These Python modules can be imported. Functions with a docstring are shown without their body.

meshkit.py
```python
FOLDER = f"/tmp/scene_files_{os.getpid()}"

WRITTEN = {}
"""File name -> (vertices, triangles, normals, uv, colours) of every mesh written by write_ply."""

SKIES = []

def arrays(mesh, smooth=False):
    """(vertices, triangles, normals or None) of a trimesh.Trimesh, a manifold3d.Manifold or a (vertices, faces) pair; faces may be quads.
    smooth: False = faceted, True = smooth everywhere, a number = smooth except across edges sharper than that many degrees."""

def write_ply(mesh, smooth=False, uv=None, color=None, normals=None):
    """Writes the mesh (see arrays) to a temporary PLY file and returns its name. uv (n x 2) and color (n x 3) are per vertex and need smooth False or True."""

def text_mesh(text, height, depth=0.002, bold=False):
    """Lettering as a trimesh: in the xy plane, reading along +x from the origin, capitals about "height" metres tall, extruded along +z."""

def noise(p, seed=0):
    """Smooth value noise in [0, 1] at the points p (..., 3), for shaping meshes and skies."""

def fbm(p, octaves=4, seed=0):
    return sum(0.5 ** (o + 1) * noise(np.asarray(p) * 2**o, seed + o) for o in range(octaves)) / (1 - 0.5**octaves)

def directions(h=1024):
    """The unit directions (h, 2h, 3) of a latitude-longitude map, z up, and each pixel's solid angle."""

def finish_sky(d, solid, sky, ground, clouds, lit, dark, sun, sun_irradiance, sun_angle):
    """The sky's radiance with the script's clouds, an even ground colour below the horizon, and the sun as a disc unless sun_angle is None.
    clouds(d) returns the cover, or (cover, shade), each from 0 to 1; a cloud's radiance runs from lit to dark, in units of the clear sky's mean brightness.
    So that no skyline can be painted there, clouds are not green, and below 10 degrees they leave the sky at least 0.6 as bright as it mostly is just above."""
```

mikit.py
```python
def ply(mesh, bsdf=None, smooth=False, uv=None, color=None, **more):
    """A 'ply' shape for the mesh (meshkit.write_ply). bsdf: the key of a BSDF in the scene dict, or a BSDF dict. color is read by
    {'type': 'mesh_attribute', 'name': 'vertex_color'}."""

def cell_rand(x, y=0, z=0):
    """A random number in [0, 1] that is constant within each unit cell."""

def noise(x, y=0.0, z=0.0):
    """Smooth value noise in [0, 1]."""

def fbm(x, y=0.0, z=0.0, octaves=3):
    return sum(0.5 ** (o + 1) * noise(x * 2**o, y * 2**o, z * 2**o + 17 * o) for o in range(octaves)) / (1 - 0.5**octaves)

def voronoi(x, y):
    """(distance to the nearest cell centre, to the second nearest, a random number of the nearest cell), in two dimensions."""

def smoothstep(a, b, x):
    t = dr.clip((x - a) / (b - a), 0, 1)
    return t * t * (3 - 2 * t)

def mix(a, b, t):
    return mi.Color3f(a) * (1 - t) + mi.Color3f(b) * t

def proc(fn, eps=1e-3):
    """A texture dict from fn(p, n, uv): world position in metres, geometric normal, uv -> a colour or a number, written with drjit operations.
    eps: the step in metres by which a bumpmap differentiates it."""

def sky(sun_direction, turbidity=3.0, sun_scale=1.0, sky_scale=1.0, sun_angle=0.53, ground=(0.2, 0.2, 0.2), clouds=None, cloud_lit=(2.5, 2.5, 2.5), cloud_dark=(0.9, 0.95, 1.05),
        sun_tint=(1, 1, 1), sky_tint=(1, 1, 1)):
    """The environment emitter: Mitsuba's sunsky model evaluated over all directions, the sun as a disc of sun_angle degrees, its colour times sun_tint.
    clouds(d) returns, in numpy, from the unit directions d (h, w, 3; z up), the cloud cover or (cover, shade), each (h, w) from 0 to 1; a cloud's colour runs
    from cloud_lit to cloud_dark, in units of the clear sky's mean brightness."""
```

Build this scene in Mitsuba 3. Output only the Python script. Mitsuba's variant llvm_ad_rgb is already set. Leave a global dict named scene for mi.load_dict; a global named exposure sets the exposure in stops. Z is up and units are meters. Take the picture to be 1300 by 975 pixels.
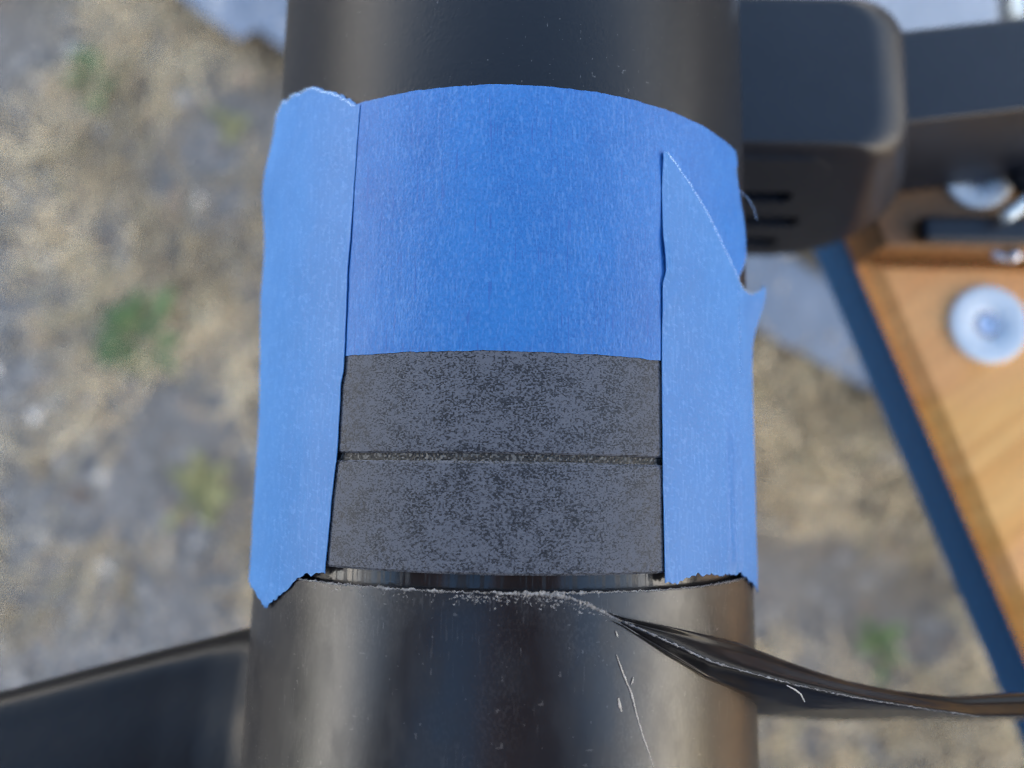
import math, numpy as np, trimesh, manifold3d as m3, shapely.geometry as sg
import drjit as dr, mitsuba as mi, mikit, meshkit
from mikit import noise, fbm, voronoi, smoothstep, mix, proc

T = mi.ScalarTransform4f
scene, labels = {}, {}
H = 0.70            # height of the tube's axis above the ground; everything near the tube is given in mm from that axis
R = 45.0            # tube radius, mm
rng = np.random.default_rng(11)

# ------------------------------------------------------------------ camera, sky, exposure
fwd = np.array([0.0062, 0.1296, -0.9915]); fwd /= np.linalg.norm(fwd)
upv = np.array([-0.0169, 0.9914, 0.1295])
cam = np.array([0.0, 0.0, H + 0.1495])
scene['camera'] = {'type': 'thinlens', 'fov': 67.1, 'fov_axis': 'x', 'aperture_radius': 0.0017, 'focus_distance': 0.1085,
                   'near_clip': 0.01, 'far_clip': 3000.0,
                   'to_world': T().look_at(origin=cam.tolist(), target=(cam + fwd).tolist(), up=upv.tolist())}
exposure = 5.05
def clouds(d):
    el = np.degrees(np.arcsin(np.clip(d[..., 2], -1, 1)))
    n1 = meshkit.fbm(np.stack([d[..., 0] * 3, d[..., 1] * 3, d[..., 2] * 9], -1), 5, 3)
    bank = np.clip((34 - el) / 15, 0, 1)                      # broken cloud banks low in the sky all round
    return np.clip((n1 - 0.33) * 5, 0, 1) * bank, np.clip((n1 - 0.62) * 3, 0, 1) * 0.6
scene['sky'] = mikit.sky([0.85, -0.50, 0.16], turbidity=3, sun_scale=0.006, sun_angle=12, sky_scale=1.0, clouds=clouds, cloud_lit=(4.3, 3.95, 3.5), cloud_dark=(1.5, 1.5, 1.5), sky_tint=(0.96, 0.99, 1.12))

# ------------------------------------------------------------------ helpers
def put(mesh):
    """mm in the tube's frame -> metres in the world"""
    if hasattr(mesh, 'to_mesh'):
        q = mesh.to_mesh(); v, f = np.array(q.vert_properties[:, :3], float), np.array(q.tri_verts, int)
    elif isinstance(mesh, tuple):
        v, f = np.asarray(mesh[0], float), np.asarray(mesh[1], int)
    else:
        v, f = np.array(mesh.vertices), np.array(mesh.faces)
    return trimesh.Trimesh(v * 1e-3 + [0, 0, H], f, process=False)

def add(key, mesh, bsdf, smooth=35, local=True, **more):
    k, n = key, 0
    while k in scene:
        n += 1; k = f'{key}_{n:03d}'
    scene[k] = mikit.ply(put(mesh) if local else mesh, bsdf, smooth=smooth, **more)
    return k

def tag(key, label, cat=None, kind=None, group=None):
    d = labels.setdefault(key, {})
    d['label'] = label
    if cat: d['category'] = cat
    if kind: d['kind'] = kind
    if group: d['group'] = group

def grid_faces(nu, nv, wrap=False):
    i, j = np.meshgrid(np.arange(nu - (0 if wrap else 1)), np.arange(nv - 1), indexing='ij')
    a, b = i * nv + j, ((i + 1) % nu) * nv + j
    q = np.stack([a, b, b + 1, a + 1], -1).reshape(-1, 4)
    return np.vstack([q[:, [0, 1, 2]], q[:, [0, 2, 3]]])

def revolve_y(prof, n=360, caps=True):
    """surface of revolution round the y axis from (r, y) points, closed at both ends"""
    prof = list(prof)
    if caps: prof = [(0.0, prof[0][1])] + prof + [(0.0, prof[-1][1])]
    p = np.array(prof, float); a = np.arange(n) * 2 * np.pi / n
    v = np.stack([p[None, :, 0] * np.sin(a)[:, None], np.broadcast_to(p[None, :, 1], (n, len(p))), p[None, :, 0] * np.cos(a)[:, None]], -1)
    f = grid_faces(n, len(p), wrap=True)
    m = trimesh.Trimesh(v.reshape(-1, 3), f, process=True)
    trimesh.repair.fix_normals(m)
    return m

def loft(sections, closed_ends=True):
    """sections (m, n, 3): rings joined end to end"""
    s = np.asarray(sections, float); m, n = s.shape[:2]
    i, j = np.meshgrid(np.arange(m - 1), np.arange(n), indexing='ij')
    a, b = i * n + j, i * n + (j + 1) % n
    f = np.vstack([np.stack([a, b, b + n], -1).reshape(-1, 3), np.stack([a, b + n, a + n], -1).reshape(-1, 3)])
    v = s.reshape(-1, 3)
    if closed_ends:
        v = np.vstack([v, s[0].mean(0), s[-1].mean(0)])
        k = np.arange(n); k1 = (k + 1) % n
        f = np.vstack([f, np.stack([k1, k, np.full(n, m * n)], 1), np.stack([(m - 1) * n + k, (m - 1) * n + k1, np.full(n, m * n + 1)], 1)])
    t = trimesh.Trimesh(v, f, process=False)
    trimesh.repair.fix_normals(t)
    return t

def rounded(size, r, seg=16):
    x, y, z = [s / 2 - r for s in size]
    sp = m3.Manifold.sphere(r, seg)
    return m3.Manifold.batch_hull([sp.translate((a, b, c)) for a in (-x, x) for b in (-y, y) for c in (-z, z)])

def tube(points, radii, sides=8):
    p = np.asarray(points, float); radii = np.broadcast_to(radii, (len(p),))
    t = np.gradient(p, axis=0); t /= np.linalg.norm(t, axis=1, keepdims=True)
    ref = np.where(np.abs(t[:, 2:]) < 0.9, [[0, 0, 1.0]], [[1.0, 0, 0]])
    a = np.cross(t, ref); a /= np.linalg.norm(a, axis=1, keepdims=True); b = np.cross(t, a)
    ang = np.arange(sides) * 2 * np.pi / sides
    s = p[:, None] + radii[:, None, None] * (np.cos(ang)[None, :, None] * a[:, None] + np.sin(ang)[None, :, None] * b[:, None])
    return loft(s)

def on_tube(phi, s, r):
    phi = np.radians(phi)
    return np.stack([r * np.sin(phi), s + 0 * phi, r * np.cos(phi)], -1)

def loc(p):
    """proc helper: world point -> (mm along the circumference, mm along the axis, mm)"""
    x, y, z = p.x * 1000, p.y * 1000, (p.z - H) * 1000
    return dr.atan2(x, z) * R, y, z, x

# ------------------------------------------------------------------ materials
def principled(color, rough, spec=0.5, **k):
    c = color if isinstance(color, dict) else {'type': 'rgb', 'value': list(color)}
    return {'type': 'principled', 'base_color': c, 'roughness': rough, 'specular': spec, **k}

def bump(b, fn, eps, scale=1.0):
    return {'type': 'bumpmap', 'arbitrary': proc(fn, eps), 'scale': scale, 'bsdf': b}

def two(b): return {'type': 'twosided', 'bsdf': b}

# the scuff of the sanded patch: 0 = bare satin black, 1 = grey keyed plastic
def scuff(c, s):
    a = fbm(c * 4.4 + 31, s * 6.2 + 7, 3.0, 2)
    b = fbm(c * 0.33 + 3, s * 0.45 + 50, 8.0, 2)
    g = smoothstep(0.22, 0.66, a + 0.35 * (b - 0.5))
    scr = smoothstep(0.80, 0.90, noise(c * 0.9 + s * 0.25 + 90, s * 11.0 - c * 0.6, 1.0))
    return dr.clip(g + 0.6 * scr, 0, 1)

def barrel_color(p, n, uv):
    c, s, z, x = loc(p)
    m = dr.select(s < 19.0, scuff(c, s), 0.0)
    dust = dr.select(s > 19.0, smoothstep(0.965, 0.99, noise(c * 2.2, s * 2.2, 4.0)), 0.0)
    return mix(mix(mix((0.006, 0.008, 0.013), (0.018, 0.021, 0.028), dr.select(s < 19.0, 1.0, 0.0)), (0.082, 0.092, 0.120), m), (0.35, 0.35, 0.36), dust * 0.3)

def barrel_rough(p, n, uv):
    c, s, z, x = loc(p)
    return dr.select(s < 19.0, 0.45 + 0.20 * scuff(c, s), 0.36)

def barrel_bump(p, n, uv):
    c, s, z, x = loc(p)
    peel = fbm(c * 3.2, s * 2.8, 2.0, 2) * 2.2e-5
    return dr.select(s < 19.0, (fbm(c * 3.5, s * 3.5, 6.0, 2) * 7e-5), peel)

scene['black_satin'] = two(bump(principled(proc(barrel_color), proc(barrel_rough), 0.30), barrel_bump, 6e-5))

def groove_color(p, n, uv):
    c, s, z, x = loc(p)
    return mix((0.012, 0.012, 0.013), (0.10, 0.10, 0.10), smoothstep(0.55, 0.85, noise(c * 3.8, s * 4.0, 2.0)))
scene['gritty_black'] = two(bump(principled(proc(groove_color), 0.55), lambda p, n, uv: noise(p.x * 5000, p.y * 5000, p.z * 5000) * 2e-4, 5e-5))

def neck_rough(p, n, uv):
    c, s, z, x = loc(p)
    return 0.14 + 0.30 * smoothstep(0.45, 0.75, noise(c * 3.5, s * 0.25, 1.0))
scene['neck_black'] = two(principled((0.016, 0.016, 0.018), proc(neck_rough), 0.55))

def hub_color(p, n, uv):
    c, s, z, x = loc(p)
    haze = smoothstep(0.40, 0.80, fbm(c * 0.10 + 4, s * 0.07 + 9, 1.0, 3)) * smoothstep(0.45, 0.75, fbm(c * 4.4, s * 2.6, 5.0, 2))
    speck = smoothstep(0.945, 0.975, noise(c * 1.7 + 11, s * 1.7, 9.0))
    drag = smoothstep(0.82, 0.92, noise(c * 4.5, s * 0.45 + 5, 3.0)) * smoothstep(0.5, 0.7, fbm(c * 0.2, s * 0.2, 7.0, 2))
    return mix((0.005, 0.005, 0.007), (0.23, 0.22, 0.22), dr.clip(0.045 * haze + 0.18 * speck + 0.06 * drag, 0, 1))

def hub_rough(p, n, uv):
    c, s, z, x = loc(p)
    return 0.30 + 0.08 * smoothstep(0.35, 0.75, fbm(c * 0.35, s * 0.2, 2.0, 3))

def hub_bump(p, n, uv):
    c, s, z, x = loc(p)
    return noise(c * 6.0, s * 2.2, z * 2.2) * 5e-6
scene['hub_black'] = two(bump(principled(proc(hub_color), proc(hub_rough), 0.68), hub_bump, 6e-5))
scene['blade_black'] = two(bump(principled((0.006, 0.006, 0.008), proc(lambda p, n, uv: 0.24 + 0.12 * fbm(p.x * 300, p.y * 300, p.z * 300, 3)), 0.22), lambda p, n, uv: noise(p.x * 900, p.y * 900, p.z * 900) * 2e-5, 1e-4))
scene['burr_grey'] = two(principled(proc(lambda p, n, uv: mix((0.03, 0.03, 0.033), (0.26, 0.26, 0.27), noise(p.x * 2600, p.y * 2600, p.z * 2600))), 0.5))
scene['scratch_white'] = two(principled((0.42, 0.38, 0.35), 0.6))

TAPE_D, TAPE_M, TAPE_L = (0.009, 0.084, 0.310), (0.017, 0.138, 0.420), (0.13, 0.29, 0.58)
def tape_wide(p, n, uv):
    c, s, z, x = loc(p)
    w = fbm(c * 0.16, s * 0.12, 3.0, 3)
    grain = fbm(c * 5.0, s * 3.8, 1.0, 2)
    fib = smoothstep(0.62, 0.86, noise(c * 5.0 + 0.35 * noise(c * 1.0, s * 0.6), s * 1.1, 5.0))
    fin = smoothstep(0.60, 0.85, noise(c * 4.2 + 77, s * 3.4, 8.0))
    dark = smoothstep(0.84, 0.93, noise(c * 5.0 + 9, s * 0.22, 6.0))
    col = mix(TAPE_D, TAPE_M, dr.clip(0.75 * w + 0.85 * grain - 0.15, 0, 1))
    col = mix(col, TAPE_L, dr.clip(0.17 * fib + 0.09 * fin, 0, 1))
    return mix(col, (0.02, 0.09, 0.33), 0.65 * dark)

def tape_tall(p, n, uv):
    c, s, z, x = loc(p)
    w = fbm(c * 0.14 + 40, s * 0.10, 3.0, 3)
    grain = fbm(c * 4.4, s * 4.4, 1.5, 2)
    fib = smoothstep(0.66, 0.88, noise(c * 2.0 + 5, s * 2.6 + c * 0.6, 5.0))
    vert = smoothstep(0.60, 0.85, noise(c * 3.6 + 13, s * 0.5, 2.0))
    col = mix((0.022, 0.126, 0.355), (0.042, 0.172, 0.440), dr.clip(0.6 * w + 0.65 * grain, 0, 1))
    return mix(col, TAPE_L, dr.clip(0.20 * fib + 0.14 * vert, 0, 1))

def tape_bump(p, n, uv):
    c, s, z, x = loc(p)
    return fbm(c * 3.6, s * 2.6, 1.0, 2) * 5.5e-5 + noise(c * 2.6, s * 0.3, 7.0) * 2.6e-5 + noise(c * 0.25, s * 0.2, 5.0) * 1.6e-4
scene['tape_blue'] = two(bump(principled(proc(tape_wide), 0.52, 0.5, sheen=0.25), tape_bump, 6e-5))
scene['tape_blue_tall'] = two(bump(principled(proc(tape_tall), 0.52, 0.5, sheen=0.25), tape_bump, 6e-5))
scene['tape_torn'] = two(principled((0.50, 0.66, 0.90), 0.8))

def wood(p, n, uv):
    x, y, z = p.x * 1000, p.y * 1000, (p.z - H) * 1000
    u, v = x * 0.80 + y * 0.60, -x * 0.60 + y * 0.80
    a = v * 0.055 + 0.9 * fbm(u * 0.018, v * 0.05, 2.0, 3)
    ring = fbm(a * 5.0, u * 0.006, 1.0, 3)
    fine = noise(v * 2.6, u * 0.10, 3.0)
    col = mix((0.78, 0.345, 0.090), (0.90, 0.450, 0.140), smoothstep(0.25, 0.75, ring))
    col = mix(col, (0.84, 0.380, 0.160), 0.55 * smoothstep(0.45, 0.7, fbm(u * 0.03 + 9, v * 0.07, 4.0, 2)))
    return col * (0.90 + 0.18 * fine)
scene['wood_orange'] = two(principled(proc(wood), 0.42, 0.25))
scene['wood_brown'] = two(principled(proc(lambda p, n, uv: wood(p, n, uv) * 0.22), 0.5, 0.4))
scene['navy_paint'] = two(bump(principled((0.008, 0.056, 0.165), 0.40, 0.2), lambda p, n, uv: noise(p.x * 700, p.y * 700, p.z * 700) * 5e-5, 3e-4))
scene['black_metal'] = two(bump(principled(proc(lambda p, n, uv: mix((0.003, 0.005, 0.011), (0.016, 0.020, 0.032), 0.4 * fbm(p.x * 160, p.y * 160, p.z * 160, 3))), 0.38, 0.42),
                                lambda p, n, uv: noise(p.x * 2500, p.y * 2500, p.z * 2500) * 1.5e-5, 1e-4))
scene['black_matt'] = two(principled((0.005, 0.005, 0.007), 0.6, 0.12))
scene['washer_plastic'] = two(principled((0.66, 0.70, 0.74), 0.42, 0.35))
scene['skin'] = two(principled((0.52, 0.30, 0.21), 0.5, 0.4))
scene['jacket_cloth'] = two(principled((0.016, 0.018, 0.026), 0.85, 0.2))
scene['denim'] = two(principled((0.03, 0.05, 0.10), 0.85, 0.2))
scene['hair'] = two(principled((0.025, 0.016, 0.010), 0.5, 0.4))
scene['bark'] = two(principled((0.09, 0.07, 0.05), 0.9, 0.2))
scene['steel'] = {'type': 'roughconductor', 'material': 'Cr', 'alpha': 0.12}
scene['pale_film'] = two(principled(proc(lambda p, n, uv: mix((0.11, 0.14, 0.19), (0.22, 0.25, 0.31), fbm(p.x * 40, p.y * 40, 1.0, 3))), 0.35, 0.5))
scene['grey_paint'] = two(principled(proc(lambda p, n, uv: mix((0.30, 0.33, 0.38), (0.42, 0.44, 0.48), fbm(p.x * 60, p.y * 60, 1.0, 3))), 0.35, 0.5))
scene['white_paint'] = two(principled((0.72, 0.78, 0.78), 0.3, 0.5))

def patch_straw(x, y):
    """numpy and drjit alike: how much of the ground is straw (1) or gravel (0)"""
    return 0.50 + 1.15 * (y - 0.12) + 0.80 * x

def ground_color(p, n, uv):
    x, y = p.x, p.y
    st = smoothstep(0.2, 0.8, patch_straw(x, y) + 1.2 * (fbm(x * 4, y * 4, 1.0, 3) - 0.5))
    g = fbm(x * 90, y * 90, 2.0, 3)
    grav = mix((0.15, 0.137, 0.127), (0.26, 0.24, 0.225), g)
    soil = mix((0.080, 0.065, 0.050), (0.26, 0.205, 0.140), fbm(x * 28, y * 28, 5.0, 4))
    return mix(grav, soil, st)
scene['ground_soil'] = two(bump(principled(proc(ground_color), 0.9, 0.2), lambda p, n, uv: fbm(p.x * 60, p.y * 60, 1.0, 3) * 0.012, 1e-3))
scene['vertex_matt'] = two(principled({'type': 'mesh_attribute', 'name': 'vertex_color'}, 0.75, 0.3))
scene['leaf_green'] = two(principled(proc(lambda p, n, uv: mix((0.050, 0.090, 0.030), (0.095, 0.150, 0.050), noise(p.x * 120, p.y * 120, p.z * 120))), 0.5, 0.4))
scene['leaf_pale'] = two(principled(proc(lambda p, n, uv: mix((0.15, 0.15, 0.065), (0.23, 0.22, 0.10), noise(p.x * 120, p.y * 120, p.z * 120))), 0.6, 0.3))

# ------------------------------------------------------------------ the ground
def ground_height(x, y):
    p = np.stack([x, y, 0 * x], -1)
    return 0.018 * (meshkit.fbm(p * 5.0, 3, 2) - 0.5)
far = np.concatenate([-np.geomspace(900, 1.3, 22), np.linspace(-1.25, 1.25, 161), np.geomspace(1.3, 900, 22)])
gx, gy = np.meshgrid(far, far, indexing='ij')
gv = np.stack([gx, gy, ground_height(gx, gy)], -1).reshape(-1, 3)
add('ground', trimesh.Trimesh(gv, grid_faces(len(far), len(far)), process=False), 'ground_soil', smooth=True, local=False)
tag('ground', 'bare gravel and earth ground with dry grass, out of focus', kind='structure')

# pebbles: one mesh of all, coloured stone by stone
def many(n, cx, cy, keep):
    x, y = rng.uniform(-cx, cx, n), rng.uniform(-0.75, cy, n)
    k = rng.uniform(0, 1, n) < keep(x, y)
    return x[k], y[k]
x, y = many(26000, 1.0, 1.0, lambda x, y: np.clip(1.0 - patch_straw(x, y), 0.10, 1.0))
ico = trimesh.creation.icosahedron(); iv, fi = np.array(ico.vertices), np.array(ico.faces)
n = len(x); size = np.clip(rng.lognormal(-5.45, 0.42, n), 0.002, 0.014)
ang = rng.uniform(0, 6.28, n); c, s = np.cos(ang), np.sin(ang)
v = iv[None] * (1 + rng.uniform(-0.25, 0.25, (n, len(iv), 1))) * size[:, None, None] * rng.uniform(0.6, 1.2, (n, 1, 3)) * [1, 1, 0.7]
v = np.stack([v[..., 0] * c[:, None] - v[..., 1] * s[:, None], v[..., 0] * s[:, None] + v[..., 1] * c[:, None], v[..., 2]], -1)
v += np.stack([x, y, ground_height(x, y) + 0.25 * size], -1)[:, None]
g = rng.uniform(0.14, 0.36, (n, 1)) * np.array([1.0, 0.94, 0.89])
warm = rng.uniform(0, 1, n) < 0.12
g[warm] = g[warm] * [1.15, 0.92, 0.75]
pale = rng.uniform(0, 1, n) < 0.012
g[pale] = rng.uniform(0.6, 0.8, (pale.sum(), 1)) * [1, .93, .86]
f = (fi[None] + (np.arange(n) * len(iv))[:, None, None]).reshape(-1, 3)
add('gravel', trimesh.Trimesh(v.reshape(-1, 3), f, process=False), 'vertex_matt', smooth=False, local=False, color=np.repeat(g, len(iv), 0))
tag('gravel', 'grey gravel stones scattered over the ground', kind='stuff')

# straw: bent blades of dry grass lying in tufts
x, y = many(60000, 1.0, 1.0, lambda x, y: np.clip(patch_straw(x, y) + 3.0 * (meshkit.fbm(np.stack([x * 9, y * 9, 0 * x], -1), 3, 5) - 0.52), 0.0, 1.0))
n = len(x)
flow = 6.28 * meshkit.fbm(np.stack([x * 3, y * 3, 0 * x + 7], -1), 2, 9) + rng.normal(0, 0.7, n)
L, wd = rng.uniform(0.02, 0.075, n), rng.uniform(0.0006, 0.0016, n)
d, q = np.stack([np.cos(flow), np.sin(flow), 0 * flow], -1), np.stack([-np.sin(flow), np.cos(flow), 0 * flow], -1)
base = np.stack([x, y, ground_height(x, y) + rng.uniform(0.0, 0.016, n)], -1)
rise = rng.uniform(0.0, 0.014, n)
pts = []
for t, w_ in ((0, 1.0), (0.5, 0.9), (1.0, 0.25)):
    mid = base + d * (L * t)[:, None] + q * (0.25 * L * t * t * rng.uniform(-1, 1, n))[:, None] + np.array([0, 0, 1.0]) * (rise * 4 * t * (1 - t) + 0.004 * t)[:, None]
    pts += [mid - q * (wd * w_)[:, None], mid + q * (wd * w_)[:, None]]
v = np.stack(pts, 1)
fs = np.array([[0, 1, 3], [0, 3, 2], [2, 3, 5], [2, 5, 4]])
col = np.array([[0.56, 0.435, 0.27], [0.46, 0.355, 0.22], [0.62, 0.51, 0.345], [0.33, 0.25, 0.16], [0.38, 0.32, 0.18]])[rng.choice(5, n, p=[.32, .27, .2, .13, .08])] * rng.uniform(0.62, 1.0, (n, 1)) * (0.70 + 0.60 * np.clip(3.2 * (meshkit.fbm(np.stack([x * 11, y * 11, 0 * x + 2], -1), 3, 21) - 0.34), 0, 1))[:, None]
add('dry_grass', trimesh.Trimesh(v.reshape(-1, 3), (fs[None] + (np.arange(n) * 6)[:, None, None]).reshape(-1, 3), process=False), 'vertex_matt', smooth=False, local=False, color=np.repeat(col, 6, 0))
tag('dry_grass', 'dry straw coloured grass lying on the earth', kind='stuff')

# weeds: rosettes of leaves
def leaf(L, w, yaw, lift):
    t = np.linspace(0, 1, 7); wid = w * np.sin(np.pi * np.clip(t, 0.04, 0.98)) ** 0.7
    c = np.stack([L * t, 0 * t, lift * L * np.sin(t * 1.9)], -1)
    v = np.concatenate([c + np.stack([0 * t, wid, 0.25 * wid], -1), c, c + np.stack([0 * t, -wid, 0.25 * wid], -1)])
    f = [[k * 7 + i, (k + 1) * 7 + i, (k + 1) * 7 + i + 1] for k in (0, 1) for i in range(6)] + [[k * 7 + i, (k + 1) * 7 + i + 1, k * 7 + i + 1] for k in (0, 1) for i in range(6)]
    r = np.array([[np.cos(yaw), -np.sin(yaw), 0], [np.sin(yaw), np.cos(yaw), 0], [0, 0, 1]])
    return v @ r.T, np.array(f)
def weed(cx, cy, size, count, mat, label, key='weed'):
    k0 = None
    root, m = key, 0
    while any(q.startswith(root + '__') for q in scene): m += 1; root = f'{key}_{m:03d}'
    z = float(ground_height(np.array([cx]), np.array([cy]))[0])
    for i in range(count):
        v, f = leaf(size * rng.uniform(0.55, 1.0), size * rng.uniform(0.12, 0.2), i * 2.4 + rng.normal(0, 0.2), rng.uniform(0.2, 0.7))
        add(root + '__leaf', trimesh.Trimesh(v + [cx + rng.normal(0, size * 0.15), cy + rng.normal(0, size * 0.15), z + 0.004], f, process=False), mat, smooth=True, local=False)
    tag(root, label, 'weed')
weed(-0.477, 0.452, 0.040, 12, 'leaf_green', 'small green weed at the upper left, among the dry grass')
weed(-0.404, 0.160, 0.052, 20, 'leaf_green', 'largest green weed, left of the tube and above the grey gravel')
weed(-0.325, -0.012, 0.046, 12, 'leaf_pale', 'yellowish green weed close to the tube, left of the lower tape edge')
weed(0.397, -0.160, 0.034, 10, 'leaf_green', 'small green weed between the tube and the blue frame at the lower right')
weed(-0.325, 0.405, 0.036, 6, 'leaf_pale', 'pale green sprig on the earth beside the torn top of the left tape')

# the pale sheet that lies on the ground and runs under the tube
lo = np.array([(-420, 585), (-392, 556), (-350, 520), (-306, 488), (-288, 503), (-240, 470), (-120, 402), (20, 318), (150, 243), (276, 170), (343, 137), (410, 103), (560, 25), (760, -80)], float)
hi = np.array([(-410, 690), (-380, 684), (-330, 665), (-290, 640), (-250, 615), (-205, 590), (-60, 497), (80, 408), (205, 325), (303, 262), (368, 214), (450, 165), (600, 80), (800, -25)], float)
tt = np.linspace(0, len(lo) - 1, 150)
lo, hi = (np.stack([np.interp(tt, np.arange(len(a)), a[:, k]) for k in (0, 1)], -1) / 1000 for a in (lo, hi))
w = np.linspace(0, 1, 26)
sh = lo[:, None] * (1 - w)[None, :, None] + hi[:, None] * w[None, :, None]
hgt = ground_height(sh[..., 0], sh[..., 1]) + 0.012 + 0.030 * meshkit.fbm(np.concatenate([sh * 14, 0 * sh[..., :1]], -1), 3, 4) + 0.02 * np.exp(-((sh[..., 0] + 0.33) / 0.09) ** 2)
sv = np.concatenate([sh, hgt[..., None]], -1).reshape(-1, 3)
nn = len(sv); sf = grid_faces(150, 26)
sheet = trimesh.Trimesh(np.vstack([sv, sv - [0, 0, 0.002]]), np.vstack([sf, sf[:, ::-1] + nn]), process=False)
add('plastic_sheet', sheet, 'pale_film', smooth=True, local=False)
tag('plastic_sheet', 'crumpled pale blue grey sheet lying on the ground and running under the tube', 'sheet')

# ------------------------------------------------------------------ the tube
add('tube__barrel', revolve_y([(R - 0.9, 3.9), (R - 0.7, 4.15), (R - 0.25, 4.2), (R - 0.05, 4.4), (R, 4.8)] + [(R, y) for y in np.linspace(8, 620, 40)] + [(R - 1, 621)]), 'black_satin')
add('tube__groove', revolve_y([(R - 0.5, 2.8), (R - 0.5, 4.6)]), 'gritty_black')
add('tube__end_ring', revolve_y([(R - 2.5, -11.95), (R - 0.25, -11.9), (R, -11.6), (R, -8), (R, -4), (R, 0), (R, 2.4), (R - 0.06, 2.85), (R - 0.35, 3.15), (R - 0.9, 3.2), (R - 0.9, 3.5)]), 'black_satin')
add('tube__neck', revolve_y([(R - 1.6, -16.5), (R - 1.6, -11.0)]), 'neck_black')
tag('tube', 'large satin black tube wrapped in blue masking tape, its end sanded grey', 'tube')
labels['tube__end_ring'] = {'label': 'sanded grey end ring below the groove'}
labels['tube__neck'] = {'label': 'glossy recessed neck between ring and hub'}

# ------------------------------------------------------------------ masking tape
def jag(n, amp, seed, step=3):   # torn paper
    r = np.random.default_rng(seed)
    a = np.interp(np.arange(n), np.arange(0, n + step, step), r.normal(0, 1, len(np.arange(0, n + step, step))))
    b = np.interp(np.arange(n), np.arange(0, n + 9, 9), r.normal(0, 1, len(np.arange(0, n + 9, 9))))
    return amp * (0.6 * a + 0.6 * b)

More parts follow.
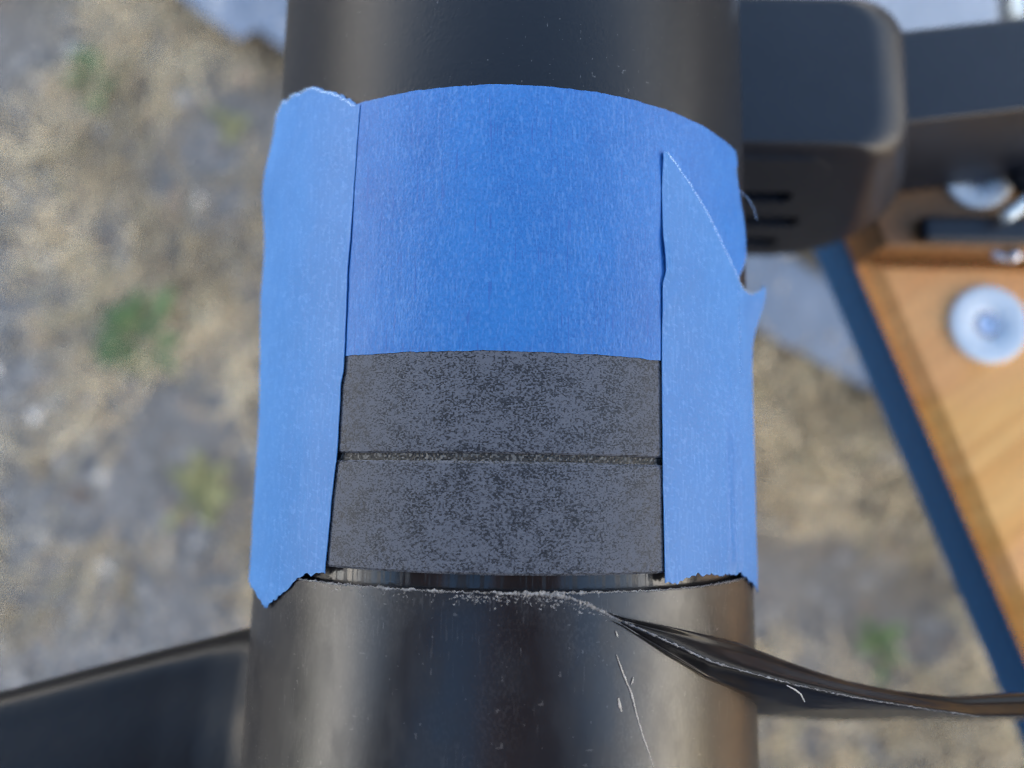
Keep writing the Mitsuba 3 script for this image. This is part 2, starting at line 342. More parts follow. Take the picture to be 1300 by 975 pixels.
TH = 0.16
def tape(key, S, P, r, mat):
    """S, P: (nu, nv) axial mm and angle in degrees; r: radius of the outer face"""
    out, inn = on_tube(P, S, r), on_tube(P, S, r - TH)
    nu, nv = S.shape; N = nu * nv
    f = grid_faces(nu, nv)
    idx = np.arange(N).reshape(nu, nv)
    loop = np.concatenate([idx[:, 0], idx[-1, 1:], idx[-2::-1, -1], idx[0, -2:0:-1]])
    l2 = np.roll(loop, -1)
    # the rim has vertices of its own so that it shades as a cut edge
    rim_o, rim_i = out.reshape(-1, 3)[loop], inn.reshape(-1, 3)[loop]
    k = len(loop); o = 2 * N + np.arange(k); o2 = 2 * N + (np.arange(k) + 1) % k
    v = np.vstack([out.reshape(-1, 3), inn.reshape(-1, 3), rim_o, rim_i])
    ff = np.vstack([f, f[:, ::-1] + N, np.stack([o, o + k, o2 + k], 1), np.stack([o, o2 + k, o2], 1)])
    return add(key, (v, ff), mat, smooth=True)

def torn(key, phi, s, r, seed, width=0.35):
    """a fuzzy fringe of torn paper along a torn edge"""
    rr = np.random.default_rng(seed); V, F = [], []
    for a in range(len(phi) - 1):
        for _ in range(2):
            t = rr.uniform(); ph, ss, ra = [q[a] * (1 - t) + q[a + 1] * t for q in (phi, s, r)]
            tx, ty = (phi[a + 1] - phi[a]) * math.pi / 180 * R, s[a + 1] - s[a]
            l = math.hypot(tx, ty) + 1e-9; tx, ty = tx / l, ty / l
            w = rr.uniform(0.05, 0.11); ln = rr.uniform(0.3, 1.0) * width; sk = rr.normal(0, 0.4)
            o = [(-tx * w, -ty * w, 0.02), (tx * w, ty * w, 0.02), ((-ty + sk * tx) * ln, (tx + sk * ty) * ln, rr.uniform(0.0, 0.25)), ((ty * .25) * ln, (-tx * .25) * ln, 0.05)]
            b = len(V)
            for dx, dy, dz in o:
                V.append(on_tube(ph + math.degrees(dx / R), ss + dy, ra + 0.02 + dz))
            F += [[b, b + 1, b + 2], [b, b + 3, b + 1]]
    add(key, (np.array(V), np.array(F)), 'tape_torn', smooth=False)

I = np.interp
# wide strip, wrapped round the tube
nu, nv = 420, 150
sv_ = np.linspace(0, 1, nv)
edge_t = I(sv_, [0, .3, .42, .57, .68, .8, .92, .95, 1], [57.0, 57.0, 56.6, 66.0, 65.5, 60.7, 56.9, 58.4, 57.0]) + jag(nv, 0.25, 3)
u = np.linspace(0, 1, nu)[:, None]
P = -48 + (edge_t[None] + 48) * u
S = 18.2 + 38.75 * sv_[None] + 0.06 * jag(nu, 1, 5)[:, None] * np.where((sv_ < .02) | (sv_ > .98), 1, 0)[None] + 0 * u
r = R + 0.20 + 0.05 * (meshkit.fbm(np.stack([P * 0.15, S * 0.15, 0 * S], -1), 3, 3) - .5) + 0.25 * np.exp(-((P - edge_t[None]) / 4) ** 2)
tape('masking_tape', S, P, r, 'tape_blue')
torn('masking_tape__torn_edge', edge_t, S[-1], r[-1], 1, 0.25)
add('masking_tape__fibre', tube([(39.0, 50.5, 23.6), (40.6, 49.0, 23.4), (41.6, 47.2, 23.2), (42.2, 45.6, 22.6)], 0.035), 'tape_torn')
tag('masking_tape', 'widest strip of blue masking tape, wrapped across the tube above the sanded patch', 'masking tape')

# left strip, along the tube
nu, nv = 300, 330
phL, u = -118.0, np.linspace(0, 1, 300)
ph0 = phL + (-31.6 - phL) * u
top = I(ph0, [-118, -75, -61.8, -55.9, -50.1, -45, -39.3, -33.3, -30.4], [64, 65.0, 65.6, 64.7, 63.7, 62.8, 60.3, 57.7, 55.9]) + jag(nu, 0.32, 8, 2)
bot = I(ph0, [-118, -78, -72.3, -66, -60.2, -50.7, -45, -42.8, -39.7, -37, -33.9], [-16, -16.2, -16.5, -16.7, -17.0, -19.2, -16.6, -15.6, -13.8, -13.5, -12.8]) + jag(nu, 0.24, 9, 2)
S = bot[:, None] + (top - bot)[:, None] * np.linspace(0, 1, nv)[None]
phR = I(S, [-13, -9, -3, 3.6, 9.2, 13.9, 16, 18.5, 23, 31.4, 36, 44.7, 55.9], [-33.9, -33.6, -33.1, -32.3, -32.1, -32.1, -31.5, -31.4, -31.4, -31.5, -31.2, -31.0, -30.4]) + 0.08 * (meshkit.noise(np.stack([S * 0.6, 0 * S, 0 * S], -1), 4) - .5)
P = phL + (phR - phL) * u[:, None]
G = lambda a, m, w: np.exp(-((a - m) / w) ** 2)
r = R + 0.42 + 0.20 * (meshkit.fbm(np.stack([P * 0.09, S * 0.16, 0 * S], -1), 3, 6) - .5) + 0.12 * G(P, phR, 1.2) * (0.3 + G(S, 30, 10)) \
    + 0.30 * G(P, -75, 14) + 1.5 * G(P, -72, 13) * G(S, 53, 8) + 0.8 * G(P, -74, 14) * G(S, 34, 14) + 0.4 * G(P, -60, 12) * G(S, -18, 3)
tape('masking_tape_001', S, P, r, 'tape_blue_tall')
sel = (ph0 > -100)
torn('masking_tape_001__torn_edge', ph0[sel], S[sel, -1], r[sel, -1], 2)
tag('masking_tape_001', 'left strip of blue masking tape, torn to a point at its lower end', 'masking tape')

# right strip, along the tube
phRR = 118.0
ph0 = 29.6 + (phRR - 29.6) * u
top = I(ph0, [29.6, 30.9, 36.6, 44.3, 49, 56.6, 58.9, 63.5, 67, 71, 75, 80, 118], [49.8, 50.2, 46.5, 41.5, 38.3, 34.4, 33.2, 32.8, 34.0, 36.2, 36.8, 33, 31]) + jag(nu, 0.10, 18)
bot = I(ph0, [29.6, 32, 35, 42, 49.7, 53.6, 58.7, 65, 72.4, 78, 118], [-13.3, -13.0, -12.7, -12.55, -12.9, -13.1, -14.3, -16, -17.6, -17, -17]) + jag(nu, 0.30, 19, 2)
S = bot[:, None] + (top - bot)[:, None] * np.linspace(0, 1, nv)[None]
phL_ = I(S, [-13, 4, 18, 29.7, 31.5, 33.5, 36.9, 49.8], [29.7, 29.4, 29.4, 29.6, 30.3, 30.1, 29.7, 29.9])
P = phL_ + (phRR - phL_) * u[:, None]
fold = np.clip((20 - S) / 14, 0, 1) * np.clip((S + 15) / 4, 0, 1)
r = R + 0.42 + 0.16 * (meshkit.fbm(np.stack([P * 0.10, S * 0.15, 0 * S + 3], -1), 3, 16) - .5) + 0.12 * G(P, phL_, 1.2) * (0.3 + G(S, 34, 6) * 3 + G(S, 49, 3) * 3) \
    + 0.85 * G(P, 50.5, 1.4) * fold + 0.55 * G(P, 54.5, 1.1) * fold * np.clip((25 - S) / 10, 0, 1) + 2.6 * G(P, 73, 9) * G(S, 35, 6) + 0.35 * G(P, 72, 12) \
    + 0.5 * G(P - 1.2 * (S - 34), 40, 2.5) * G(S, 29, 9) * 0.3
tape('masking_tape_002', S, P, r, 'tape_blue_tall')
sel = (ph0 < 100) & (ph0 > 31)
torn('masking_tape_002__torn_edge', ph0[sel], S[sel, -1], r[sel, -1], 12, 0.30)
tag('masking_tape_002', 'right strip of blue masking tape along the tube, its top torn off diagonally', 'masking tape')

# ------------------------------------------------------------------ the moulded hub below the tube
add('moulded_hub__sleeve', revolve_y([(R - 3, -13.9), (R - 0.5, -13.95), (R - 0.12, -14.1), (R, -14.5)] + [(R + 0.010 * (-y - 15), y) for y in np.linspace(-17, -190, 40)], n=420), 'hub_black')

def smooth_ring(pts, n=64):
    """a closed smooth curve through the points (Catmull-Rom)"""
    p = np.asarray(pts, float); m = len(p); t = np.linspace(0, m, n, endpoint=False); i = t.astype(int); f = (t - i)[:, None]
    a, b, c, d = (p[(i + k) % m] for k in (-1, 0, 1, 2))
    return 0.5 * (2 * b + (c - a) * f + (2 * a - 5 * b + 4 * c - d) * f ** 2 + (3 * b - a - 3 * c + d) * f ** 3)

# right blade: x, ridge (y, z), upper (y, z), lower (y, z)
st = [(10, (-16.2, 42.0), (-15.9, 41.0), (-16.6, 41.0)),
      (16.0, (-18.2, 42.15), (-17.7, 41.8), (-18.8, 41.8)),
      (22.9, (-21.0, 40.0), (-19.3, 38.4), (-23.4, 38.4)),
      (29.0, (-23.9, 38.0), (-21.0, 34.2), (-27.3, 34.0)),
      (35.2, (-25.9, 35.8), (-23.0, 28.8), (-30.6, 27.6)),
      (42.6, (-28.0, 33.5), (-26.0, 25.6), (-34.0, 21.0)),
      (48.5, (-29.4, 31.9), (-28.1, 24.4), (-35.3, 20.0)),
      (54.0, (-30.6, 30.5), (-29.9, 22.4), (-35.0, 20.4)),
      (63.2, (-32.3, 28.5), (-31.8, 20.6), (-35.2, 19.8)),
      (72.7, (-33.8, 26.8), (-32.8, 19.8), (-35.6, 20.0)),
      (84.0, (-34.0, 25.4), (-32.4, 18.6), (-35.2, 19.6)),
      (110.0, (-34.6, 22.5), (-33.0, 16.0), (-36.0, 17.0)),
      (150.0, (-35.0, 19.0), (-33.0, 17.5), (-35.6, 17.0))]
secs = []
xs = np.array([q[0] for q in st]); A = np.array([[*q[1], *q[2], *q[3]] for q in st])
for x in np.concatenate([np.linspace(10, 90, 81), np.linspace(92, 150, 20)]):
    ry, rz, uy, uz, ly, lz = [I(x, xs, A[:, k]) for k in range(6)]
    th = uy - ly
    k, bl = 0.30, np.clip((x - 15) / 14, 0.0, 1.0) * np.clip(1.3 - (x - 45) / 25, 0.1, 1.0)
    zb = -28.0
    by, fy = uy - k * (uz - zb), ly - k * (lz - zb)
    c = 0.5 * (by + fy)
    ring = [(ry, rz), (0.45 * ry + 0.55 * uy + 0.25 * bl, 0.45 * rz + 0.55 * uz + 0.6 * bl), (uy, uz), (uy - k * 18, uz - 18), (c + 0.5 * th * 0.5, zb + 4), (c, zb), (c - 0.5 * th * 0.5, zb + 4), (ly - k * 16, lz - 16), (ly, lz), (0.45 * ry + 0.55 * ly - 0.2 * bl, 0.45 * rz + 0.55 * lz + 0.5 * bl)]
    yz = smooth_ring(ring, 72)
    secs.append(np.column_stack([np.full(72, x), yz]))
blade_r = loft(secs)
add('moulded_hub__blade', blade_r, 'blade_black', smooth=50)

# left blade: top (far) edge and near edge, a broad face between them
secs = []
for x in np.linspace(30, 170, 90):
    fy, fz = I(x, [30, 44, 72, 93, 130, 170], [-23.5, -26.2, -33.6, -39.4, -47.0, -54]), I(x, [30, 93, 170], [1.0, 0.0, -4.0])
    ny, nz = I(x, [30, 44, 60, 93, 130, 170], [-62, -64, -68, -76, -84, -90]), I(x, [30, 60, 170], [10.0, 8.0, 4.0])
    th = I(x, [30, 40, 46, 52, 60, 170], [20, 16.0, 11, 9.0, 8.2, 6.0]) * 0.5
    d = np.array([ny - fy, nz - fz]); Ld = np.hypot(*d); d /= Ld; q = np.array([-d[1], d[0]]) * -1
    if q[1] < 0: q = -q
    F0, N0 = np.array([fy, fz]), np.array([ny, nz])
    ring = [F0 - 0 * d, F0 + d * th * 0.6 + q * th * 0.8, F0 + d * th * 2 + q * th * 1.0, F0 + d * Ld * 0.5 + q * th * 1.15, N0 - d * th * 1.5 + q * th * 0.8, N0, N0 - d * th * 1.5 - q * th * 0.8, F0 + d * Ld * 0.5 - q * th, F0 + d * th * 2 - q * th * 0.9, F0 + d * th * 0.6 - q * th * 0.7]
    yz = smooth_ring(ring, 72)
    secs.append(np.column_stack([np.full(72, -x), yz]))
add('moulded_hub__blade_001', loft(secs), 'blade_black', smooth=50)

# burr along the rim and along the blade's parting line
rr = np.random.default_rng(5)
ph = np.linspace(-60, 60, 700)
rad = 0.05 + 0.22 * np.clip(meshkit.fbm(np.stack([ph * 1.6, 0 * ph, 0 * ph], -1), 4, 2) - 0.38, 0, 1) * I(ph, [-60, -45, -20, 0, 10, 20, 60], [.6, 1.2, 2.0, 2.8, 3.0, .6, .3])
add('moulded_hub__rim_burr', tube(on_tube(ph, -14.15 + 0.10 * rr.normal(0, 1, 700), R - 0.05), rad), 'burr_grey', smooth=False)
ridge = np.array([on_tube(a, s_, R + 0.02) for a, s_ in ((1, -14.2), (6.7, -14.3), (10.8, -14.7), (14.3, -15.6), (17.9, -16.95), (20.0, -17.7))] + [[q[0], q[1][0] - 0.05, q[1][1] + 0.05] for q in st[2:10]])
tt = np.linspace(0, len(ridge) - 1, 500)
rp = np.stack([I(tt, np.arange(len(ridge)), ridge[:, k]) for k in range(3)], -1)
rad = (0.05 + 0.30 * np.clip(meshkit.fbm(np.stack([tt * 22, 0 * tt, 0 * tt], -1), 4, 3) - 0.36, 0, 1)) * I(tt, [0, 2, 5, 7, 13], [2.2, 2.4, 1.3, 1.0, 0.5])
add('moulded_hub__seam_burr', tube(rp + 0.05 * rr.normal(0, 1, rp.shape), rad), 'burr_grey', smooth=False)
# chips and flakes around the start of the seam
V, F = [], []
for _ in range(260):
    a = rr.uniform(-8, 18) if rr.uniform() < .7 else rr.uniform(-38, 20)
    s_ = -14.5 - abs(rr.normal(0, 0.55)) - max(0, (a - 7)) * 0.17
    l, w_ = rr.uniform(0.06, 0.30), rr.uniform(0.03, 0.10); b = len(V); an = rr.uniform(0, 3.14)
    for dx, dy, dz in ((-l, 0, 0), (0, -w_, 0.05), (l, 0, 0.02), (0, w_, 0.07)):
        X, Y = dx * math.cos(an) - dy * math.sin(an), dx * math.sin(an) + dy * math.cos(an)
        V.append(on_tube(a + math.degrees(X / R), s_ + Y, R + 0.02 + dz))
    F += [[b, b + 1, b + 2], [b, b + 2, b + 3]]
add('moulded_hub__flake', (np.array(V), np.array(F)), 'burr_grey', smooth=False)
labels['moulded_hub__flake'] = {'kind': 'stuff', 'label': 'tiny grey plastic flakes below the rim'}
def scratch(pts, rad):
    p = np.array(pts, float); t = np.linspace(0, len(p) - 1, 60)
    a, s_ = I(t, np.arange(len(p)), p[:, 0]), I(t, np.arange(len(p)), p[:, 1])
    add('moulded_hub__scratch', tube(on_tube(a, s_, R + 0.30) + 0.02 * rr.normal(0, 1, (60, 3)), rad * (0.6 + 0.8 * meshkit.noise(np.stack([t * 5, 0 * t, 0 * t], -1), 3)) * np.sin(np.pi * np.linspace(0.06, 0.97, 60)) ** 0.5), 'scratch_white', smooth=False)
scratch([(19.6, -22.2), (20.9, -24.8), (22.5, -27.4), (23.4, -30.0), (24.8, -33.2), (26.9, -37.1)], 0.11)
scratch([(20.0, -27.8), (20.2, -28.8), (20.6, -29.6)], 0.15)
scratch([(22.9, -25.3), (22.5, -26.3)], 0.09)
scratch([(19.5, -19.2), (19.9, -20.0)], 0.07)
labels['moulded_hub__scratch'] = {'label': 'long pale scratch running down the right of the sleeve'}
p = np.array([[41.0, -28.0, 33.9], [42.2, -28.6, 34.0], [43.0, -29.2, 33.9], [43.6, -30.3, 33.7]])
add('moulded_hub__shaving', tube(p, [0.07, 0.13, 0.12, 0.07]), 'scratch_white', smooth=False)
tag('moulded_hub', 'glossy black moulded hub with two wing-like blades at the end of the tube', 'hub')

# ------------------------------------------------------------------ clamp block right of the tube
def plan(z, inset):
    """the block's outline at height z: corners rounded, walls splayed towards the bottom"""
    t = np.clip((-10.5 - z) / 51.5, 0, 1.1)
    x0, x1, y0, y1 = 42.0, 87.5 + 24.5 * t - 1.6 * inset, 74.0 - 9.0 * t + 0.35 * inset, 111.0 + 4 * t - 0.5 * inset
    u_ = np.clip((-40.0 - z) / 22.5, 0, 1)                 # the lower right end is rounded off like a barrel
    x1 -= 26.0 * (1 - math.sqrt(1 - u_ * u_))
    out = []
    for cx_, cy_, r_, a0 in ((x1, y0, 8.5, -90), (x1, y1, 9.5, 0), (x0, y1, 1.5, 90), (x0, y0, 1.5, 180)):
        r_ = max(r_ - 0.3 * inset + (12.0 * t if a0 == -90 else 0.0), 0.5)
        for a in np.radians(np.linspace(a0, a0 + 90, 22)):
            sx, sy = (1 if cx_ == x1 else -1), (1 if cy_ == y1 else -1)
            out.append((cx_ - sx * r_ + r_ * math.cos(a), cy_ - sy * r_ + r_ * math.sin(a), z))
    return out
rings = [plan(-62.0, 2.5), plan(-61.2, 0.8), plan(-60.0, 0.0)] + [plan(z, 0.0) for z in np.linspace(-59, -16.5, 26)] + [plan(-10.3 - 5.0 * (1 - math.sin(a)), 5.0 * (1 - math.cos(a))) for a in np.radians(np.linspace(10, 90, 9))]
blk = loft(rings)
bm = m3.Manifold(m3.Mesh(np.asarray(blk.vertices, np.float32), np.asarray(blk.faces, np.uint32)))
pp = np.array(sg.Polygon([(43.5, -14.2), (68, -14.2), (73, -18), (78, -26), (83, -36), (85, -46), (82, -54), (74, -60.4), (43.5, -60.4)]).buffer(-3).buffer(3, 24).exterior.coords)[:-1]
def front(z, d_): return 74.0 - 9.0 * (-10.5 - z) / 51.5 + d_
pan = loft([np.column_stack([pp[:, 0], front(pp[:, 1], d_), pp[:, 1]]) for d_ in (1.0, -0.35)])
pm = m3.Manifold(m3.Mesh(np.asarray(pan.vertices, np.float32), np.asarray(pan.faces, np.uint32)))
for zc, x1 in ((-30.0, 66), (-41.5, 72), (-52.5, 70)):
    slot = m3.Manifold.batch_hull([m3.Manifold.cylinder(14, 2.4, 2.4, 24, True).rotate((90, 0, 0)).translate((xx, front(zc, 0), zc)) for xx in (50, x1)])
    bm, pm = bm - slot, pm - slot
add('clamp_block__body', bm, 'black_metal', smooth=28)
add('clamp_block__end_panel', pm, 'black_metal', smooth=28)
tag('clamp_block', 'black rounded clamp block with slotted front, gripping the right side of the tube', 'clamp')

# bar that runs from the block to the right
c8, s8 = math.cos(math.radians(8.0)), math.sin(math.radians(8.0))
def along(a, b, z): return (92 + a * c8 - b * s8, 85.2 + a * s8 + b * c8, z)      # a along the bar, b across it
def beam(corners, a0, a1, r_):
    return m3.Manifold.batch_hull([m3.Manifold.sphere(r_, 16).translate(along(a, b, z)) for a in (a0, a1) for b, z in corners])
add('cross_bar__body', beam([(1.2, -21.7), (22.0, -21.7), (24.0, -53.0), (-4.5, -53.0)], -4, 260, 1.2), 'black_metal')
tag('cross_bar', 'black square bar running right from the clamp block over the wooden board', 'bar')

# ------------------------------------------------------------------ boards and frame
def slab(poly, z0, z1, bev):
    """a board from its outline: straight sides and a bevelled upper edge"""
    P0 = sg.Polygon(poly); P1 = P0.buffer(-bev, join_style=2)
    a, b = (np.array(q.exterior.coords)[:-1] for q in (P0, P1))
    a, b = (q if sg.Polygon(q).exterior.is_ccw else q[::-1] for q in (a, b))
    k = np.argmin(((b[:, None] - a[:1][None]) ** 2).sum(-1).ravel()); b = np.roll(b, -k, 0)
    rings = [np.column_stack([a, np.full(len(a), z0)]), np.column_stack([a, np.full(len(a), z1 - bev)]), np.column_stack([b, np.full(len(b), z1)])]
    return loft(rings)
def ex(y): return 104.0 + (64.7 - y) * (141.1 - 102.1) / (64.7 + 37.9)     # the left edge of board and frame
add('wooden_board', slab([(ex(66.2), 66.2), (ex(-420), -420), (650, -420), (650, 66.2)], -73.5, -65.5, 3.0), 'wood_orange', smooth=False)
tag('wooden_board', 'orange brown wooden board with a sloping left edge, on the blue frame', 'board')
add('wooden_board_001', slab([(ex(118), 118), (ex(66.7), 66.7), (650, 66.7), (650, 118)], -73.5, -55.0, 0.8), 'wood_brown', smooth=False)
tag('wooden_board_001', 'darker brown raised board under the black bars', 'board')
fr = [np.array([[ex(y) + a - 0.6, y, z] for a, z in ((0, -74.0), (0, -93.5), (18, -93.5), (18, -74.0))]) for y in (117, -400)]
frm = m3.Manifold.batch_hull([m3.Manifold.sphere(1.0, 12).translate(tuple(q + [1.0, 0, 0])) for s_ in fr for q in s_ + np.array([[0, 0, -1.0], [0, 0, 1], [-2, 0, 1], [-2, 0, -1]])])
add('steel_frame__rail', frm, 'navy_paint')
for lx, ly in ((610, 60), (620, -390)):
    add('steel_frame__leg', rounded((24, 24, 606), 1.5).translate((lx, ly, -94.5 - 303)), 'navy_paint')
add('steel_frame__crosspiece', rounded((500, 22, 18), 1.5).translate((372, 60, -84.5)), 'navy_paint')
add('steel_frame__crosspiece', rounded((400, 22, 18), 1.5).translate((440, -390, -84.5)), 'navy_paint')
tag('steel_frame', 'dark blue painted steel frame under the edge of the wooden board', 'frame')

def washer(key, x, y, z, r, label):
    prof = [(r * .34, 0), (r, 0), (r, 0.9), (r * .98, 1.3), (r * .94, 1.5), (r * .86, 1.55), (r * .70, 1.45), (r * .56, 1.2), (r * .44, 0.85), (r * .37, 0.5), (r * .34, 0.2)]
    p = np.array(prof); a = np.arange(96) * 2 * np.pi / 96
    ring = np.stack([p[None, :, 0] * np.cos(a)[:, None], p[None, :, 0] * np.sin(a)[:, None], np.broadcast_to(p[None, :, 1], (96, len(p)))], -1)
    i, j = np.meshgrid(np.arange(96), np.arange(len(p)), indexing='ij'); m = len(p)
    A, B = i * m + j, ((i + 1) % 96) * m + j; j1 = (j + 1) % m
    q = np.stack([A, B, ((i + 1) % 96) * m + j1, i * m + j1], -1).reshape(-1, 4)
    t = trimesh.Trimesh(ring.reshape(-1, 3) + [x, y, z], np.vstack([q[:, [0, 1, 2]], q[:, [0, 2, 3]]]), process=False)
    trimesh.repair.fix_normals(t)
    k = add(key, t, 'washer_plastic', smooth=50)
    tag(k, label, 'washer')
def screw(x, y, z, r, label):
    head = m3.Manifold.cylinder(1.3, r, r * .8, 48).translate((0, 0, 0))
    sock = m3.Manifold.cylinder(3, r * .55, r * .55, 6).translate((0, 0, 0.2))
    k = add('screw', (head - sock).translate((x, y, z)), 'steel', smooth=30)
    tag(k, label, 'screw')
washer('washer', 136.4, 47.4, -65.4, 11.2, 'pale bluish white round washer on the orange wooden board')
screw(136.4, 47.4, -65.5, 3.5, 'shiny steel screw sunk in the white washer on the board')
washer('washer', 129.6, 87.2, -54.9, 9.6, 'white washer half hidden under the black bar')
screw(129.6, 87.2, -55.1, 2.8, 'dark screw head in the half hidden washer under the bar')
# thin dark strip in front of the bar, the lever and the little pin
add('edge_strip', rounded((300, 7.2, 4.0), 1.6).translate((262, 70.8, -52.9)), 'black_metal')
tag('edge_strip', 'thin black strip lying along the front edge of the brown board', 'strip')
lev = rounded((60, 6.5, 3.0), 1.2).rotate((0, 0, 37)).translate((160.5, 100.2, -50.0))
add('lever__arm', lev, 'black_matt')
add('lever__rod', tube([(131.8, 72.6, -47.6), (140, 78.8, -47.6), (160, 93.9, -47.6), (190, 116.5, -47.6)], 1.7, 20), 'white_paint', smooth=40)
tag('lever', 'black lever with a white rod beside the half hidden washer', 'lever')
add('pin__shaft', tube([(134.8, 66.3, -58.6), (137.0, 65.4, -58.2), (140.5, 64.6, -57.8)], 1.25, 16), 'steel', smooth=40)
add('pin__head', trimesh.creation.icosphere(3, 2.0).apply_translation((139.6, 65.2, -56.9)), 'steel', smooth=True)
tag('pin', 'small shiny steel pin on the brown board edge above the washer', 'pin')

# ------------------------------------------------------------------ grey panel and rod behind the bar
add('grey_panel__top', rounded((120, 240, 14), 5.0).translate((176, 324, -200)), 'grey_paint')
add('grey_panel__leg', rounded((90, 24, 492), 3.0).translate((176, 425, -455)), 'grey_paint')
tag('grey_panel', 'pale grey panel behind the clamp block at the upper right corner', 'panel')
add('dark_plate__top', rounded((120, 240, 10), 3.0).translate((300, 330, -206)), 'black_matt')
add('dark_plate__leg', rounded((80, 24, 490), 3.0).translate((300, 432, -457)), 'black_matt')
tag('dark_plate', 'dark plate beside the grey panel at the upper right corner', 'plate')
add('white_rod', m3.Manifold.batch_hull([m3.Manifold.sphere(3.6, 24).translate((245, yy, -197)) for yy in (231, 460)]), 'white_paint')
tag('white_rod', 'white round-ended rod at the upper right corner', 'rod')

# ------------------------------------------------------------------ the phone that takes the picture
ph_ = rounded((147, 72, 7.6), 3.6)
E_ = None
X = np.cross(fwd, upv); X /= np.linalg.norm(X); Y = np.cross(X, fwd)
Mx = np.eye(4); Mx[:3, 0], Mx[:3, 1], Mx[:3, 2] = X, Y, -fwd
def phone_part(key, man, mat, c):
    q = man.to_mesh(); v = np.array(q.vert_properties[:, :3], float)
    w_ = (v + c) @ Mx[:3, :3].T + np.array([0, 0, 149.5])
    add(key, (w_, np.array(q.tri_verts, int)), mat)
phone_part('phone__body', ph_, 'black_metal', np.array([-57, 22, 8.0]))
phone_part('phone__lens', m3.Manifold.cylinder(2.0, 7.0, 7.0, 48), 'black_matt', np.array([0, 0, 2.2]))
tag('phone', 'dark phone held over the tube', 'phone')

# ------------------------------------------------------------------ the person who holds the phone, crouching at the lower end of the tube
def flesh(bones, edge, taubin=8):
    """bones: (joint, radius, joint, radius) in mm; one continuous surface"""
    parts = []
    for a, ra, b, rb in bones:
        parts.append(m3.Manifold.batch_hull([m3.Manifold.sphere(ra, 20).translate(tuple(a)), m3.Manifold.sphere(rb, 20).translate(tuple(b))]))
    m = m3.Manifold.batch_boolean(parts, m3.OpType.Add).refine_to_length(edge).to_mesh()
    t = trimesh.Trimesh(np.array(m.vert_properties[:, :3], float), np.array(m.tri_verts), process=True)
    trimesh.smoothing.filter_taubin(t, iterations=taubin)
    return t
sh_l, sh_r, el_l, el_r = (-185, -330, 330), (185, -330, 330), (-235, -255, 70), (215, -270, 85)
wr_l, wr_r = (-158, -80, 205), (62, -85, 205)
hip_l, hip_r, kn_l, kn_r, an_l, an_r = (-95, -640, -230), (95, -640, -230), (-215, -330, -215), (230, -345, -215), (-190, -500, -600), (205, -515, -600)
neck, head = (0, -285, 400), (0, -190, 478)
def hand(w, tip, thumb, side):
    """palm behind the phone's edge, four fingers and a thumb closed on it"""
    w, tip = np.array(w, float), np.array(tip, float); d = tip - w; d /= np.linalg.norm(d)
    up = np.array([0, 0, 1.0]); q = np.cross(d, up); q /= np.linalg.norm(q); up = np.cross(q, d)
    b = [(w, 24, w + d * 30, 22)]
    for k, (o, ln) in enumerate(((-27, 62), (-9, 72), (9, 68), (27, 54))):
        r0 = w + d * 30 + q * o * 0.7; k1 = w + d * 72 + q * o
        k2 = k1 + d * ln * 0.45 - up * 5; k3 = k2 + d * ln * 0.3 - up * 14
        b += [(r0, 13, k1, 10), (k1, 9.5, k2, 8.5), (k2, 8.5, k3, 7.5)]
    t0 = w + d * 22 + q * 24 * side; t1 = t0 + d * 28 + q * 22 * side + up * 8; t2 = t1 + d * 26 - q * 4 * side + up * 6
    return b + [(t0, 15, t1, 11), (t1, 10.5, t2, 8.5)]
B = [((0, -300, 360), 58, head, 55), (head, 82, (0, -160, 515), 74), ((0, -150, 440), 55, (0, -135, 425), 42), ((0, -112, 468), 10, (0, -96, 446), 13),
     ((-78, -200, 478), 12, (-80, -196, 458), 9), ((78, -200, 478), 12, (80, -196, 458), 9),
     (sh_l, 50, el_l, 38), (el_l, 36, wr_l, 24), (sh_r, 50, el_r, 38), (el_r, 36, wr_r, 24), (sh_l, 62, sh_r, 62), ((0, -340, 320), 110, (0, -560, -60), 105),
     ((0, -560, -60), 108, (0, -640, -210), 115), (hip_l, 85, kn_l, 56), (kn_l, 54, an_l, 36), (hip_r, 85, kn_r, 56), (kn_r, 54, an_r, 36)]
B += hand(wr_l, (-126, 24, 186), 0, 1) + hand(wr_r, (16, 22, 184), 0, -1)
add('person__body', flesh(B, 9), 'skin', smooth=True)
J = [(sh_l, 62, el_l, 50), (el_l, 48, tuple(0.85 * np.array(wr_l) + 0.15 * np.array(el_l)), 36), (sh_r, 62, el_r, 50), (el_r, 48, tuple(0.85 * np.array(wr_r) + 0.15 * np.array(el_r)), 36),
     (sh_l, 74, sh_r, 74), ((-70, -340, 320), 110, (-55, -560, -60), 108), ((70, -340, 320), 110, (55, -560, -60), 108), ((-50, -560, -60), 118, (50, -620, -180), 122), ((0, -345, 325), 124, (0, -560, -60), 122), ((0, -315, 360), 80, (0, -295, 385), 74)]
add('person__jacket', flesh(J, 14), 'jacket_cloth', smooth=True)
Q = [((-60, -620, -190), 118, (60, -650, -230), 118), (hip_l, 95, kn_l, 66), (kn_l, 64, an_l, 48), (hip_r, 95, kn_r, 66), (kn_r, 64, an_r, 48)]
add('person__trousers', flesh(Q, 14), 'denim', smooth=True)
for a in (an_l, an_r):
    a = np.array(a, float)
    add('person__shoe', flesh([(a + [0, -10, -45], 44, a + [0, 60, -50], 42), (a + [0, 60, -50], 42, a + [0, 150, -58], 38)], 10), 'black_matt', smooth=True)
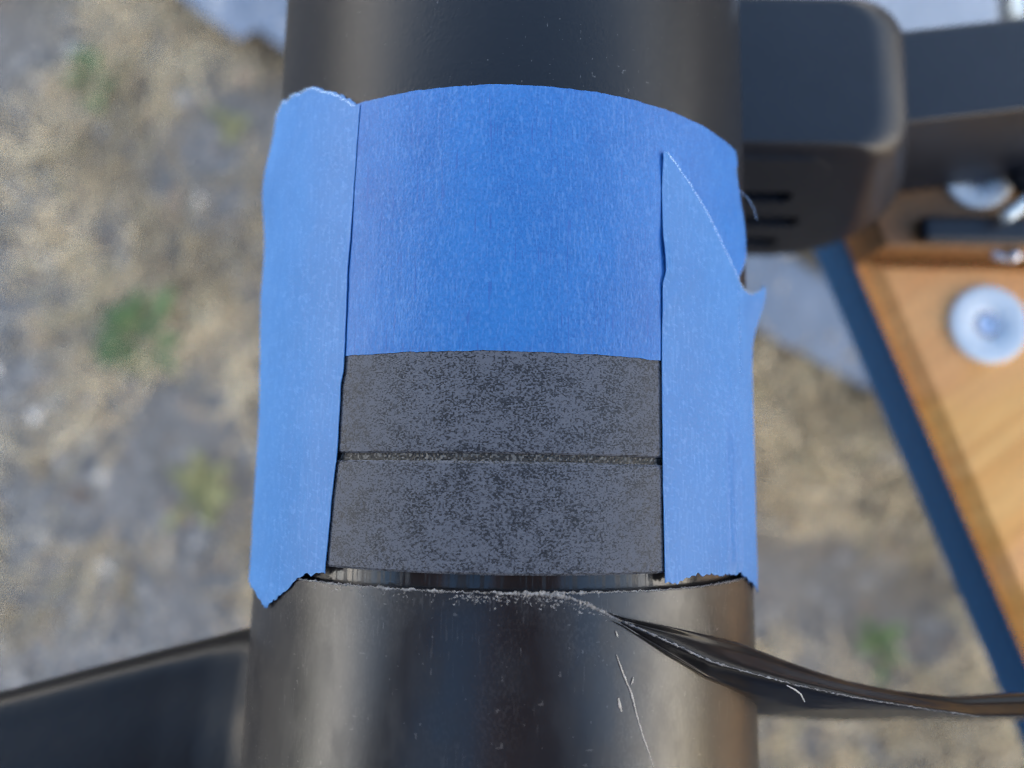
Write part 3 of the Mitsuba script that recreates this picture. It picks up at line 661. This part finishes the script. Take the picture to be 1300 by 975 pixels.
add('person__hair', flesh([((0, -205, 505), 88, (0, -190, 540), 76), ((0, -240, 470), 74, (0, -215, 520), 78)], 9), 'hair', smooth=True)
tag('person', 'person in a dark jacket and jeans crouching over the tube end with a phone', 'person')

# ------------------------------------------------------------------ trees and shrubs round the place, which the glossy black mirrors
def tree(x, y, h, w_, seed, label):
    r_ = np.random.default_rng(seed)
    root, m = 'tree', 0
    while root + '__trunk' in scene: m += 1; root = f'tree_{m:03d}'
    tr = tube([(0, 0, -0.2), (0.05, 0.02, h * .25), (-0.03, 0.05, h * .5), (0.04, 0, h * .85)], [0.05 * h / 3, 0.045 * h / 3, 0.03 * h / 3, 0.01], 10)
    tr.apply_translation([x, y, 0]); add(root + '__trunk', tr, 'bark', local=False)
    n = 2600
    cl = r_.normal(0, 1, (26, 3)); cl /= np.linalg.norm(cl, axis=1, keepdims=True); cl *= r_.uniform(0.3, 0.85, (26, 1)) ** 0.6
    c = cl[r_.integers(0, 26, n)] + r_.normal(0, 0.17, (n, 3))
    c = c * [w_ / 2, w_ / 2, h * .42] + [x, y, h * .56]
    a, b = r_.normal(0, 1, (2, n, 3)); a /= np.linalg.norm(a, axis=1, keepdims=True); b -= a * (a * b).sum(1, keepdims=True); b /= np.linalg.norm(b, axis=1, keepdims=True)
    sz = 0.10 * h / 3
    v = np.stack([c - a * sz, c - b * sz * .5, c + a * sz, c + b * sz * .5], 1).reshape(-1, 3)
    k = 4 * np.arange(n)[:, None]
    add(root + '__crown', trimesh.Trimesh(v, np.vstack([k + [0, 1, 2], k + [0, 2, 3]]), process=False), 'leaf_green', smooth=False, local=False)
    tag(root, label, 'tree', group='trees around the place')
tr_ = np.random.default_rng(77)
for i in range(22):
    a_ = math.radians(i * 360 / 22 + tr_.uniform(-5, 5)); d_ = tr_.uniform(10, 15)
    tall = 5 < math.degrees(a_) % 360 < 95
    tree(d_ * math.cos(a_), d_ * math.sin(a_), tr_.uniform(4.2, 5.2) if tall else tr_.uniform(2.1, 3.0), tr_.uniform(2.6, 4.2), 100 + i, 'leafy green tree standing well away from the tube')
